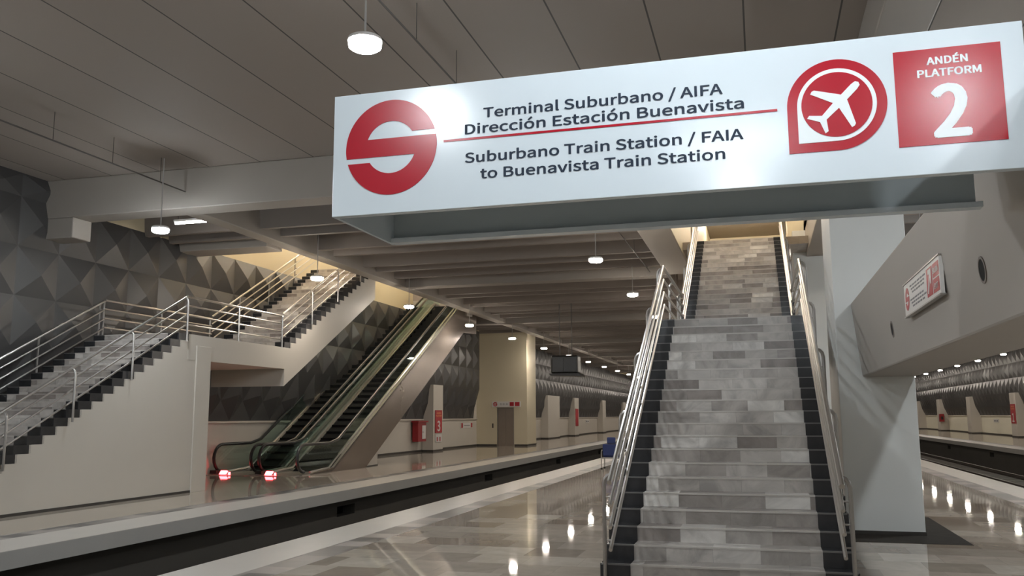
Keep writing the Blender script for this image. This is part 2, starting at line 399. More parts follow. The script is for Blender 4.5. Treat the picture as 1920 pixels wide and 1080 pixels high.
# ------------------------------------------------------------------ text helper
try: FONT=bpy.data.fonts.load(bpy.utils.system_resource('DATAFILES',path='fonts')+'/Noto Sans CJK Regular.woff2')
except Exception: FONT=None
def cap_height():
    cu=bpy.data.curves.new('t','FONT'); cu.body='E'
    if FONT: cu.font=FONT
    o=bpy.data.objects.new('t',cu); C.objects.link(o); bpy.context.view_layer.update()
    h=o.dimensions.y; C.objects.unlink(o); bpy.data.objects.remove(o); return max(h,.3)
CAP=cap_height()
def text_mesh(body,x0,x1,zc,h,mat,parent,y,name='lettering',bold=0,depth=.001):
    """text fitted between x0..x1 (local), cap height h, baseline zc ; faces -y ; bold = stroke thickening in text units"""
    cu=bpy.data.curves.new('t','FONT'); cu.body=body
    if FONT: cu.font=FONT
    cu.size=1; cu.resolution_u=4
    o=bpy.data.objects.new('t',cu); C.objects.link(o)
    bpy.context.view_layer.update()
    dg=bpy.context.evaluated_depsgraph_get(); src=bpy.data.meshes.new_from_object(o.evaluated_get(dg))
    C.objects.unlink(o); bpy.data.objects.remove(o)
    V=[(v.co.x,v.co.y) for v in src.vertices]; F=[tuple(p.vertices) for p in src.polygons]
    a,b=min(v[0] for v in V),max(v[0] for v in V)
    d=bold*h
    sx=(x1-x0-2*d)/(b-a); sz=(h-d)/CAP
    mb=MB()
    shifts=[(0,0)]+([(d*math.cos(k*PI/4),d*.6*math.sin(k*PI/4)) for k in range(8)] if d else [])
    for i,(dx,dz) in enumerate(shifts):
        mb.add([(x0+d+(vx-a)*sx+dx,y-depth-.00012*i,zc+vy*sz+dz+d*.5) for vx,vy in V],F)
    me=bpy.data.meshes.new(name); me.from_pydata(mb.v,[],mb.f); me.materials.append(mat); me.update()
    ob=bpy.data.objects.new(name,me); C.objects.link(ob); ob.parent=parent
    return ob
def flat(poly,y,th=.0015):
    return MB().prism(poly,'y',y-th,y)
def arc(cx,cz_,r,a0,a1,n=40):
    return [(cx+r*math.cos(math.radians(a0+(a1-a0)*i/n)),cz_+r*math.sin(math.radians(a0+(a1-a0)*i/n))) for i in range(n+1)]
def logo_polys(cx,cz_,R):
    """disc cut into an S: two half-moon counters and two side slots"""
    polys=[]
    s1,s2=.175*R,.275*R   # slot on the right (upper), mirrored on the left (lower)
    ri=.55*R
    ang=lambda z,r: math.degrees(math.asin(z/r))
    # upper cap: outer arc from right slot top round to left at z=s1-ish, inner arc back
    a_r=ang(.30*R,R); a_l=180-ang(.19*R,R)
    b_r=ang(.30*R,ri); b_l=180-ang(.19*R,ri)
    up=arc(0,0,R,a_r,a_l)+list(reversed(arc(0,0,ri,b_r,b_l)))
    polys.append(up)
    # middle band from left outer arc to right outer arc between z=-.16 and .16
    band=arc(0,0,R,180-ang(.19*R,R),180+ang(.19*R,R),12)+arc(0,0,R,-ang(.19*R,R),ang(.19*R,R),12)
    polys.append(band)
    polys.append([(-x,-z) for x,z in up])
    return [[(cx+x,cz_+z) for x,z in p] for p in polys]

# ------------------------------------------------------------------ the big overhead sign (4.43 m in front of the camera)
S=.885
sy=5*S
def sx_(v): return v*S
def sz_(z): return 1.6+(z-1.6)*S
sg=empty('hanging_sign',(0,sy,sz_(2.87)),'large white overhead sign box reading Terminal Suburbano / AIFA, platform 2 in red','sign')
zb=0; zt=sz_(3.675)-sz_(2.87)
def lz(z): return sz_(z)-sz_(2.87)
xL,xR=sx_(-2.60),1.262
D=.86
MB().box(xL,xR,0,.02,0,zt).build('front_panel',sign_white,sg,bevel=.003)
MB().box(xL,xL+.02,.02,D,0,zt).build('end_panel',sign_white,sg)
MB().box(xL,xR-.07,.02,D,zt-.02,zt).build('top_panel',sign_white,sg)
MB().box(xL+.02,xR-.07,D-.02,D,.03,zt-.02).build('back_panel',sign_back,sg)
MB().box(xL+.02,xR-.045,D-.07,D+.01,0,.03).build('bottom_lip',sign_white,sg)
MB().box(xL+.02,xR,.02,.05,0,.012).build('front_return',sign_white,sg)
# bracket to the beam
MB().box(xR-.07,1.275,.15,.7,.30,.42).build('wall_bracket',sign_back,sg)
f=-.0005
lg=MB()
for p in logo_polys(sx_(-2.197),lz(3.30),.311*S): lg.prism(p,'y',f-.002,f)
tag(lg.build('round_logo',sign_red,sg),'red round S-shaped emblem')
MB().box(sx_(-1.84),sx_(.16),f-.002,f,lz(3.298),lz(3.312)).build('divider_line',sign_red,sg)
ch=.074*S
for body,a,b,z in (('Terminal Suburbano / AIFA',-1.58,-.135,3.432),('Direcci\u00f3n Estaci\u00f3n Buenavista',-1.70,-.02,3.335),('Suburbano Train Station / FAIA',-1.70,-.03,3.152),('to Buenavista Train Station',-1.60,-.135,3.045)):
    text_mesh(body,sx_(a),sx_(b),lz(z),ch,sign_ink,sg,f,bold=.035)
# airport drop emblem
cx,cc,R=sx_(.475),lz(3.305),.262*S
drop=[(cx-R,cc-R)]+[(cx,cc-R)]+arc(cx,cc,R,-90,180,60)
tag(MB().prism(drop,'y',f-.002,f).build('airport_emblem',sign_red,sg),'red drop-shaped emblem with a white aeroplane')
em=sg.children[-1]
r1,r2=R*.795,R*.71
ringo=[(cx-r1,cc-r1),(cx,cc-r1)]+arc(cx,cc,r1,-90,180,60)
o=MB().prism(ringo,'y',f-.004,f-.002).build('white_drop',sign_decal,em)
o=MB().prism(arc(cx,cc,r2,0,359,60),'y',f-.006,f-.004).build('red_disc',sign_red,em)
def plane_poly():
    # aeroplane pointing up, unit length ~2, then turned to the upper right
    half=[(0,1.0),(.10,.95),(.13,.8),(.13,.32),(.90,-.12),(.93,-.20),(.90,-.30),(.13,-.06),(.10,-.62),(.42,-.88),(.40,-1.0),(0,-.82)]
    pts=half+[(-x,z) for x,z in reversed(half[1:-1])]
    a=math.radians(-45); s=r2*.88
    return [(cx+s*.02+s*(x*math.cos(a)-z*math.sin(a)),cc+s*(x*math.sin(a)+z*math.cos(a))) for x,z in pts]
MB().prism(plane_poly(),'y',f-.008,f-.006).build('aeroplane',sign_decal,em)
# red platform square
MB().box(sx_(.78),sx_(1.312),f-.002,f,lz(3.03),lz(3.57)).build('platform_square',sign_red,sg)
sq=sg.children[-1]
text_mesh('AND\u00c9N',sx_(.945),sx_(1.15),lz(3.478),.050*S,sign_decal,sq,f-.002,bold=.05)
text_mesh('PLATFORM',sx_(.895),sx_(1.212),lz(3.41),.050*S,sign_decal,sq,f-.002,bold=.05)
text_mesh('2',sx_(.955),sx_(1.145),lz(3.068),.34*S,sign_decal,sq,f-.002,bold=.045,name='platform_number')

# ------------------------------------------------------------------ small sign on the box beam
ss=empty('direction_sign',(1.302,7.73,2.47),'small white exit direction sign with red logo and arrow on the box beam face','sign',rz=-PI/2)
# local: x along -> world -y ; faces local -y -> world -x
W=.82
MB().box(-W,W,-.012,.015,0,.28).build('plate',small_white,ss)
MB().box(-W-.01,W+.01,-.02,.02,-.012,0).box(-W-.01,W+.01,-.02,.02,.28,.29).build('frame',steel_dim,ss)
lg=MB()
for p in logo_polys(-.66,.14,.10): lg.prism(p,'y',-.0145,-.0125)
lg.build('round_logo',small_red,ss)
MB().box(.30,.53,-.014,-.0125,.03,.25).build('arrow_square',small_red,ss); a_=ss.children[-1]
MB().prism([(.34,.06),(.37,.05),(.455,.17),(.455,.12),(.495,.12),(.495,.235),(.37,.235),(.37,.20),(.42,.20)],'y',-.016,-.0145).build('arrow',small_white,a_)
MB().box(.56,.79,-.014,-.0125,.145,.25).build('word_square',small_red,ss); w_=ss.children[-1]
text_mesh('SALIDA',.575,.775,.175,.05,small_white,w_,-.0145,bold=.05)
MB().box(.56,.79,-.014,-.0125,.03,.135).build('word_square',small_red,ss); w_=ss.children[-1]
text_mesh('EXIT',.60,.75,.055,.05,small_white,w_,-.0145,bold=.05)
tx=MB()
rr=random.Random(5)
for row,z in enumerate((.23,.20,.17,.11,.08,.05)):
    x=-.50+.05*(row%3)
    while x<.20-.05*(row%2):
        l=rr.uniform(.05,.11); tx.box(x,x+l,-.0138,-.0125,z-.006,z+.008); x+=l+.03
tx.build('fine_print',small_ink,ss)

# ------------------------------------------------------------------ stairs
def make_step(w,mats,slab=.30,len_=.36,front=.0,cheek=.01):
    """returns three meshes: marble middle, nosing strip and dark end slab (origin: nosing line, top of tread, centre)"""
    h=w/2-slab
    a=MB().box(-h,h,.012,T_+.02,-R_,0).mesh('step',step_m)
    n=MB().box(-h,h,.006,.03,-.016,.002).box(-w/2+.012,-h,-.004,.03,-.012,.002,1).box(h,w/2-.012,-.004,.03,-.012,.002,1).mesh('nosing',[nosing_m,nosing_dark])
    d=MB().box(0,slab,0,len_,-R_,.0005).mesh('edge_slab',granite)
    return a,n,d,h
def flight(parent,xc,w,y0,z0,n,meshes,both=True):
    a,nn,d,h=meshes
    for k in range(n):
        s=bpy.data.objects.new('step',a); C.objects.link(s); s.parent=parent; s.location=(xc,y0+k*T_,z0+(k+1)*R_)
        q=bpy.data.objects.new('nosing',nn); C.objects.link(q); q.parent=s
        for sd in (-1,1):
            e=bpy.data.objects.new('edge_slab',d); C.objects.link(e); e.parent=s; e.location=(h if sd>0 else -h-(w/2-h),0,0)
def stringer(parent,x0,x1,y0,z0,n,th,mat,name='stringer',y_off=0,foot=None):
    """stepped on top (below the slabs), sloping below"""
    pts=[]
    for k in range(n):
        pts+= [(y0+k*T_+.03,z0+k*R_-.001),(y0+(k+1)*T_+.03,z0+k*R_-.001)]
    top_y=y0+n*T_+.03; top_z=z0+n*R_
    pts[0]=(y0+.03,z0-.0); 
    low=[(top_y,top_z-R_-.001-th),(y0+.03+ (th-.0)*0, z0-th)]
    return pts,top_y,top_z
def solid_under(x0,x1,y0,z0,n,th,floor_z=None):
    P=[]
    for k in range(n): P+=[(y0+k*T_+.03,z0+k*R_-.002),(y0+(k+1)*T_+.03,z0+k*R_-.002)]
    yt=y0+n*T_+.03
    slope=R_/T_
    if floor_z is not None:
        zl=z0+(n-1)*R_-th
        yf=yt-(zl-floor_z)/slope
        P+=[(yt,zl),(max(yf,y0+.4),floor_z),(y0+.03,floor_z)]
    else: P+=[(yt,z0+(n-1)*R_-th),(y0+.03,z0-R_-th)]
    return MB().prism(P,'x',x0,x1)

# --- central staircase
cx_=-.40; W1=2.42
st=empty('staircase',(0,8.95,0),'tall grey marble staircase with black edge slabs climbing in the middle of platform 2','staircase')
def atst(o): return o
mt=make_step(W1,None)
flight(st,cx_,W1,0,0,21,mt)
flight(st,cx_,W1,18.6-8.95,21*R_,21,mt)
so=solid_under(cx_-W1/2+.01,cx_+W1/2-.01,0,0,21,.45,0); so.build('lower_flight_slab',conc_beam,st)
so=solid_under(cx_-W1/2+.01,cx_+W1/2-.01,18.6-8.95,21*R_,21,.45); so.build('upper_flight_slab',conc_beam,st)
LZ=21*R_; ly0=21*T_
MB().box(cx_-W1/2,cx_+W1/2+.0,ly0-.02,18.6-8.95+.05,LZ-.35,LZ-.001).build('landing',conc_beam,st)

# --- railings
def frange(a,b,n): return [a+(b-a)*i/(n-1) for i in range(n)]
def railing(name,label,group,loc,path,hs,posts,side,rb=.027,rm=.019,post_drop=None,end_curl=True):
    """path: list of (x,y,z) foot points of the rail line in local coordinates, hs: heights of the tubes,
       posts: list of foot points (x,y,z,h); side: unit offset pushing posts outwards"""
    e=empty(name,loc,label,'railing',group)
    for i,h in enumerate(hs):
        pts=[(p[0],p[1],p[2]+h) for p in path]
        MB().tube(pts,rb if i==0 else rm,8).build('handrail' if i==0 else 'mid_rail',steel,e,smooth=True)
    for (x,y,z,h) in posts:
        ox,oy=side
        px,py=x+ox*.085,y+oy*.085
        pts=[(px,py,z-.0),(px,py,z+h-.10),(px-ox*.012,py-oy*.012,z+h-.045),(px-ox*.04,py-oy*.04,z+h-.012),(x,y,z+h)]
        mb=MB().tube(pts,.021,8)
        for hh in hs[1:]:
            mb.tube([(px,py,z+h-(hs[0]-hh)),(x,y,z+h-(hs[0]-hh))],.010,6)
        mb.build('post',steel_dim,e,smooth=True)
    return e
SL=R_/T_
def zc_(y): return R_*(1+(y-8.95)/T_)     # nosing line of the lower central flight
HS=(.88,.66,.45,.24)
def central_rail(xr,side,lab,lab2):
    ys=[8.93,10.1,11.5,12.9,14.45]
    path=[(xr,8.75,zc_(8.8)),(xr,14.55,zc_(14.55))]
    posts=[(xr,y,0 if y<9.2 else zc_(y)-.12, zc_(y)+.88-(0 if y<9.2 else zc_(y)-.12)) for y in ys]
    railing('stair_railing',lab,'stainless railings of the central staircase',(0,0,0),path,HS,posts,(side,0))
    # landing railing then upper flight
    zl=LZ
    path=[(xr,14.62,zl),(xr,18.2,zl)]
    posts=[(xr,y,zl-.02,.90) for y in (14.75,16.4,18.1)]
    railing('landing_railing',lab2[0],'stainless railings of the central staircase',(0,0,0),path,HS,posts,(side,0))
    zu=lambda y: LZ+R_*(1+(y-18.6)/T_)
    path=[(xr,18.35,zu(18.4)),(xr,24.3,zu(24.3)),]
    posts=[(xr,y,zu(y)-.12,1.0) for y in (18.6,20.05,21.5,22.95,24.2)]
    railing('stair_railing',lab2[1],'stainless railings of the central staircase',(0,0,0),path,HS,posts,(side,0))
central_rail(-1.47,-1,'left stainless railing of the lower central flight with curled post tops',('short left landing railing halfway up the central stairs','left stainless railing of the upper central flight'))
central_rail(.68,1,'right stainless railing of the lower central flight beside the grey column',('short right landing railing halfway up the central stairs','right stainless railing of the upper central flight'))

# --- left staircase on the far platform
zl2=3.42; n1=22; r2=zl2/(n1*R_)
ls=empty('staircase',(-13.1,10.6,0),'staircase on the left platform with white side wall, landing and second flight','staircase')
W2=2.2
# first flight: 23 risers of the same size starting slightly below
y1s=16.52-n1*T_       # nosing of first riser
z1s=zl2-n1*R_
mt2=make_step(W2,None,slab=.28,len_=.37)
flight(ls,0,W2,y1s-10.6,z1s,n1,mt2)
flight(ls,0,W2,20.62-10.6,zl2,20,mt2)
P=[]
yb0=y1s-10.6
for k in range(n1): P+=[(yb0+k*T_+.05,z1s+k*R_-.002),(yb0+(k+1)*T_+.05,z1s+k*R_-.002)]
P+=[(17.38-10.6,zl2-.16),(17.38-10.6,0),(yb0+.05,0)]
P[2*n1-1]=(17.38-10.6,z1s+(n1-1)*R_-.002)
P=[p for i,p in enumerate(P) if i!=2*n1]
MB().prism(P,'x',-1.09,1.10).build('side_wall',white_paint,ls)
MB().box(-1.1,1.106,yb0+n1*T_+.06,20.655-10.6,zl2-.56,zl2-.001).build('landing',white_paint,ls)
MB().box(1.10,1.135,16.86-10.6,17.38-10.6,0,3.18).build('pilaster',white_paint,ls,bevel=.004)
MB().box(1.10,1.115,yb0+.05,17.40-10.6,0,.05).build('base_strip',dark_base,ls)
solid_under(-1.09,1.10,20.62-10.6,zl2,20,.86).build('stringer',white_paint,ls)
HL=(.82,.62,.41,.20)
def zA(y): return zl2-R_+R_*(1+(y-16.52)/T_)
def zB(y): return zl2+R_*(1+(y-20.62)/T_)
GL='stainless railings of the left staircase'
for xr,sd,la,lb in ((-12.03,1,'near-side','near'),(-14.17,-1,'far-side','far')):
    path=[(xr,y1s-.05,zA(y1s)),(xr,16.48,zA(16.48))]
    posts=[(xr,y,zA(y)-.13,.95) for y in (10.45,11.82,13.27,14.76,16.44)]
    railing('stair_railing','%s stainless railing of the lower left flight'%la,GL,(0,0,0),path,HL,posts,(sd,0))
    path=[(xr,20.55,zl2),(xr,26.2,zB(26.2))] if True else None
    path=[(xr,20.55,zB(20.45)),(xr,26.15,zB(26.15))]
    posts=[(xr,y,zB(y)-.13,.95) for y in (21.97,23.49,25.0)]
    railing('stair_railing','%s stainless railing of the upper left flight under the ceiling'%la,GL,(0,0,0),path,HL,posts,(sd,0))
    path=[(xr,16.5,zl2),(xr,20.55,zl2)]
    posts=[(xr,y,zl2-.02,.84) for y in ((18.5,20.5) if sd>0 else (16.5,18.5,20.5))]
    railing('landing_railing','%s stainless railing along the left stair landing'%la,GL,(0,0,0),path,HL,posts,(sd*.3,0))

# ------------------------------------------------------------------ escalators
ES=.533
def esc_line(y,off=0): # step plane
    return max(0,min(6.33,ES*(y-24.0)))+off
def make_escalator(x0,label):
    W=1.01
    e=empty('escalator',(x0,22.2,0),label,'escalator','pair of escalators beside the left staircase')
    Yb=[0,1.8,1.8+6.33/ES,15.7]
    Zb=[0,0,6.33,6.33]
    # truss with cladding
    prof=[(.55,0),(.55,.02),(2.0,.13),(Yb[2]-.1,6.42),(15.65,6.42),(15.65,5.3),(Yb[2]+.2,5.2),(4.2,0)]
    MB().prism(prof,'x',.02,.10).prism(prof,'x',W+.36,W+.44).build('truss_cladding',esc_clad,e)
    inner=[(.2,-.0),(1.7,.0),(Yb[2]-.1,6.2),(15.65,6.2),(15.65,5.3),(Yb[2]+.2,5.2),(4.2,0)]
    MB().prism(inner,'x',.10,W+.36).build('truss',esc_step,e)
    # decks beside the steps
    for xa in (.02,W+.22):
        pr=[(.1,.02),(1.8,.06),(2.05,.17),(Yb[2]-.05,6.46),(15.65,6.46),(15.65,6.40),(Yb[2]-.02,6.40),(2.08,.10),(1.8,.0),(.1,0)]
        MB().prism(pr,'x',xa,xa+.22).build('deck_trim',steel_dim,e)
    # steps
    sm=MB().box(.25,W+.21,0,.42,-.20,0).mesh('step',esc_step)
    for k in range(32):
        y=1.90+k*.3752; z=ES*(y-1.8)+.1
        o=bpy.data.objects.new('step',sm); C.objects.link(o); o.parent=e; o.location=(0,y,z)
    MB().box(.10,W+.36,-.35,1.8,0,.012).build('landing_plate',steel_dim,e)
    # balustrades: glass, handrail, newel
    for xa in (.14,W+.32):
        hz=.84
        cl=[]
        for i in range(11):
            a=math.radians(90+180*i/10); cl.append((.42+.40*math.cos(a),.46+.38*math.sin(a)))
        top=[(15.0,6.33+hz-.06),(Yb[2]+.1,6.33+hz-.06),(2.45,hz+.10),(1.9,hz)]
        line=top+cl
        g=MB().prism([(y,z) for y,z in top]+[(y*.97+.02,z) for y,z in cl]+[(1.9,.05),(Yb[2],6.42),(15.0,6.42)],'x',xa-.006,xa+.006).build('glass_balustrade',glass_m,e)
        MB().tube([(xa,y,z) for y,z in line],.045,8).build('handrail',rubber,e,smooth=True)
        MB().tube([(xa,.75,.06),(xa,1.9,.12),(xa,Yb[2],6.50),(xa,15.0,6.50)],.03,6).build('glass_clamp_rail',steel,e,smooth=True)
    MB().box(.03,.23,.02,.30,.03,.12).build('newel_base',black_plastic,e)
    MB().prism([(-.03,.02),(.02,.02),(.12,.10),(.06,.12)],'x',.36,.56).build('indicator_lamp',red_lamp,e); MB().box(.66,.71,-.04,.0,.0,.08).build('indicator_lamp',red_lamp,e)
    return e
e2=make_escalator(-13.75,'escalator nearer the track, bronze side cladding, red light at its foot')
e1=copy_tree(e2); e1.location.x=-15.20; e1['label']='escalator next to the faceted wall, left of the pair, red light at its foot'
pb=empty('plinth',(-12.5,26.3,0),'small white wedge plinth under the foot of the escalator cladding','plinth')
MB().prism([(0,0),(1.4,0),(1.4,.72)],'x',-.9,.02).build('block',white_paint,pb)
MB().box(-.9,.03,-.02,1.42,0,.03).build('base_strip',dark_base,pb)

# ------------------------------------------------------------------ elevator kiosk
k=empty('elevator_shaft',(-12.35,47.0,0),'cream elevator shaft with grey sliding door standing by the left wall','elevator')
MB().box(-2.9,-1.68,0,2.0,0,6.7).box(-1.68,-.76,.0,2.0,2.06,6.7).box(-.76,0,0,2.0,0,6.7).box(-1.68,-.76,.12,2.0,0,2.06).build('shaft_wall',cream_paint,k)
for a in (-1.675,-1.215):
    MB().box(a,a+.455,.06,.10,0,2.05).build('door',metal_door,k)
MB().box(-1.70,-1.68,-.02,.05,0,2.08).box(-.76,-.74,-.02,.05,0,2.08).box(-1.70,-.74,-.02,.05,2.06,2.09).build('door_frame',steel_dim,k)
MB().box(-1.98,-1.92,-.025,0,.98,1.22).build('call_panel',black_plastic,k)
MB().box(-2.9,-1.72,-.012,0,0,.09).box(-.72,.012,-.012,0,0,.09).box(0,.012,0,2.0,0,.09).build('base_strip',dark_base,k)
s=empty('elevator_sign',(-13.52,46.98,2.12),'white and red elevator sign board above the elevator door','sign')
MB().box(-.82,.82,-.03,.01,0,.30).build('plate',small_white,s)
lg=MB()
for p in logo_polys(-.63,.15,.12): lg.prism(p,'y',-.034,-.03)
lg.build('round_logo',small_red,s)
MB().box(.20,.44,-.034,-.03,.04,.26).box(.50,.76,-.034,-.03,.04,.26).build('pictogram_square',small_red,s)
tx=MB()
for z in (.18,.11):
    for x in (-.36,-.20,-.02): tx.box(x,x+.11,-.034,-.03,z,z+.02)
tx.build('fine_print',small_ink,s)

# ------------------------------------------------------------------ wall pillars
def pillar(x0,x1,y,ln,label,h=3.09,group='white pillars along the faceted walls'):
    e=empty('wall_pillar',((x0+x1)/2,y,0),label,'pillar',group)
    w=(x1-x0)/2
    MB().box(-w,w,0,ln,0,h).build('shaft',white_paint,e,bevel=.01)
    MB().box(-w-.01,w+.01,-.01,ln+.01,0,.08).build('base_strip',dark_base,e)
    return e
pl=['pillar on the left platform carrying the red number 3','broad pale pillar behind the elevator shaft','pillar with a red strip sign, second behind the elevator shaft','pillar farther along the left wall, third behind the elevator shaft','small distant pillar on the left wall']
for (y,ln),lab in zip([(38.8,1.3),(61.9,3.8),(71.3,1.7),(84.6,1.8),(98,1.8)],pl): pillar(-15.25,-14.70,y,ln,lab)
pr=['pillar on the right wall with the red 1 sign','pillar on the right wall, left of the one with the red 1','pillar on the right wall beside the small red extinguisher','distant pillar on the right wall nearest the column']
for y,lab in zip((69,83,96.5,109),pr): pillar(17.07,17.85,y,1.5,lab)
pillar(17.07,17.85,55.5,1.5,'pillar at the right picture edge on the right wall')

def wall_sign(name,loc,rz,w,h,label,fill,num=None,head=True,picts=False):
    e=empty(name,loc,label,'sign',None,rz)
    MB().box(-w/2,w/2,-.012,0.006,0,h).build('plate',fill,e)
    if num:
        text_mesh(num,-w*.22,w*.22,h*.08,h*.52,small_white,e,-.0125,bold=.05,name='platform_number')
        text_mesh('AND\u00c9N',-w*.33,w*.33,h*.84,h*.08,sign_yellow,e,-.0125,bold=.05)
        text_mesh('PLATFORM',-w*.40,w*.40,h*.72,h*.08,sign_yellow,e,-.0125,bold=.05)
    return e
wall_sign('platform_sign',(-14.68,39.45,.85),PI/2,.9,1.05,'red vertical sign with white 3 on the left pillar',small_red,'3')
e=empty('pictogram_plate',(-14.68,39.45,.42),'pale plate with two small red pictograms below the red 3 sign','sign',None,PI/2)
MB().box(-.42,.42,-.012,.006,0,.36).build('plate',small_white,e)
MB().box(-.26,-.12,-.014,-.0125,.05,.24).build('pictogram',small_red,e); MB().box(.10,.24,-.014,-.0125,.05,.24).build('pictogram',small_red,e)
wall_sign('platform_sign',(17.05,69.75,.95),-PI/2,1.2,1.35,'red vertical sign with white 1 on the right wall pillar',small_red,'1')
wall_sign('strip_sign',(-14.68,72.1,.8),PI/2,1.1,1.4,'plain red vertical strip sign on a distant left pillar',small_red)
e=empty('notice_sign',(-15.235,45.25,1.0),'small white wall notice with red ends left of the elevator','sign',None,PI/2)
MB().box(-.95,.95,-.012,.01,0,.28).build('plate',small_white,e)
MB().box(-.92,-.66,-.015,-.0125,.02,.26).build('end_mark',small_red,e); MB().box(.66,.92,-.015,-.0125,.02,.26).build('end_mark',small_red,e)
MB().box(-.5,.5,-.015,-.0125,.12,.15).build('fine_print',small_ink,e)
e=empty('notice_sign',(17.83,78,.95),'faint small notice on the right-hand white wall','sign',None,-PI/2)
MB().box(-.8,.8,-.012,.01,0,.26).build('plate',small_white,e)
MB().box(-.6,-.1,-.015,-.0125,.08,.18).box(.1,.6,-.015,-.0125,.08,.18).build('fine_print',small_ink,e)
e=empty('notice_sign',(-15.235,79.5,1.0),'faint small notice on the left wall between distant pillars','sign',None,PI/2)
MB().box(-.8,.8,-.012,.01,0,.26).build('plate',small_white,e)
MB().box(-.6,-.1,-.015,-.0125,.08,.18).box(.1,.6,-.015,-.0125,.08,.18).build('fine_print',small_ink,e)
# fire cabinet
e=empty('fire_hose_cabinet',(-15.17,37.9,.49),'red fire hose cabinet with white panel on the left wall','cabinet',None,PI/2)
MB().box(-.5,.5,-.28,.0,0,.86).build('body',red_box,e,bevel=.01)
MB().box(-.62,.62,-.34,.0,.86,.93).build('top_flap',red_box,e)
MB().box(-.02,.40,-.30,-.28,.12,.72).build('door',small_white,e); MB().box(.02,.05,-.33,-.30,.38,.46).build('handle',steel,e.children[-1])
e=empty('extinguisher',(17.0,96.2,.9),'tiny dark red extinguisher box on a far right pillar','extinguisher',None,0)
MB().box(-.05,.35,-.18,.3,0,.75).build('body',red_box,e); MB().box(.05,.25,-.2,-.18,.2,.5).build('label_panel',black_plastic,e)

# ------------------------------------------------------------------ pendant lamps
def make_lamp(label):
    e=empty('pendant_lamp',(0,0,5.3),label,'lamp')
    MB().lathe([(.045,.075),(.05,.07),(.145,.055),(.168,.04),(.172,.01),(.160,-.005)],24).build('lamp_shade',lamp_body,e,smooth=True)
    MB().lathe([(.156,-.004),(.165,-.02),(.160,-.05),(.135,-.068),(.0001,-.072)],24).build('lens',lens_warm,e,smooth=True)
    MB().tube([(0,0,.07),(0,0,1.45)],.011,6).build('cord',cable_white,e)
    return e
lamp0=make_lamp('x'); 
lampc=copy_tree(lamp0)
for ch in lampc.children:
    if ch.name.startswith('lens'):
        ch.data=ch.data.copy(); ch.data.materials[0]=lens_cool
first={'w':lamp0,'c':lampc}; used=set()
def put_lamp(kind,x,y,label,group,short=False):
    o=first[kind]
    if kind in used: o=copy_tree(first[kind])
    used.add(kind); o.location=(x,y,5.3); o['label']=label; o['group']=group
ordn=['first','second','third','fourth','fifth','sixth','seventh','eighth','ninth','tenth','eleventh','twelfth','thirteenth','fourteenth','fifteenth','sixteenth','seventeenth']
GL_='pendant lamps over the left track edge'
for i in range(17):
    y=14.55+6.44*i
    kd='c' if i==0 else 'w'
    lab=['round white pendant lamp under the near left beam, a lit tube beside it','pendant lamp hanging before the left stairs\u2019 upper flight','pendant lamp hanging before the escalator tops'][i] if i<3 else '%s pendant lamp from the near end of the receding left row'%ordn[i]
    put_lamp(kd,-11.3,y,lab,GL_)
for i,y in enumerate((7.63,14.0,20.44,26.75,33.1,39.5,52,65,78,91,104)):
    lab=['large bright pendant lamp above the left end of the big sign','pendant lamp hidden behind the big overhead sign','pendant lamp hanging just below the big sign, left of the stairs','pendant lamp right beside the central stairs, behind and below the one under the sign','pendant lamp glimpsed through the left stair railing','pendant lamp behind the central stair steps','pendant lamp of the middle row, one of those lost behind the stairs','pendant lamp of the middle row, deeper behind the stairs','pendant lamp of the middle row, far behind the stairs','pendant lamp of the middle row, second from the far end','pendant lamp of the middle row at the far end'][i]
    put_lamp('c' if i<2 else 'w',-3.65,y,lab,'pendant lamps over the left side of platform 2')
for i,y in enumerate((7.63,14.0,20.44,26.75,33.1,39.5,52,70,90)):
    put_lamp('c' if i<3 else 'w',3.5,y,'%s added pendant lamp of the unseen row behind the box beam and the grey column'%ordn[i],'added pendant lamps over the right side of platform 2')  # unseen row, added for more light on the column and right floor
for i in range(11):
    y=47.3+6.75*i
    lab='%s pendant lamp of the right track row counting from the picture edge'%ordn[max(0,i-2)] if i>=2 else 'pendant lamp over the right tracks, out of the picture'
    put_lamp('w',14.6,y,lab,'pendant lamps over the right tracks')
for x,y in ((-11.3,8.1),(-11.3,1.7),(14.6,27.3),(14.6,14),(14.6,1),(14.6,7.5),(14.6,20.7),(14.6,34),(14.6,40.6)):
    put_lamp('c',x,y,'pendant lamp out of the picture over a side platform','pendant lamps out of the picture')
put_lamp('c',-3.65,-.9,'pendant lamp behind the viewer on the left','lamps behind the viewer')
put_lamp('c',2.3,-2.0,'pendant lamp behind the viewer on the right','lamps behind the viewer')
for x in (-8.5,-.2): put_lamp('c',x,-5.6,'added pendant lamp far behind the viewer, out of view','lamps behind the viewer')  # out of view, added as extra light on surfaces facing the viewer
for x,y in ((3.5,1.2),(3.5,-5.2)): put_lamp('c',x,y,'added pendant lamp behind the viewer over the right side','lamps behind the viewer')  # unseen pair, added to light the column front and right floor
put_lamp('c',-.2,3.0,'added pendant lamp above the viewer, out of view','lamps behind the viewer')  # unseen, added as near light for the lower steps

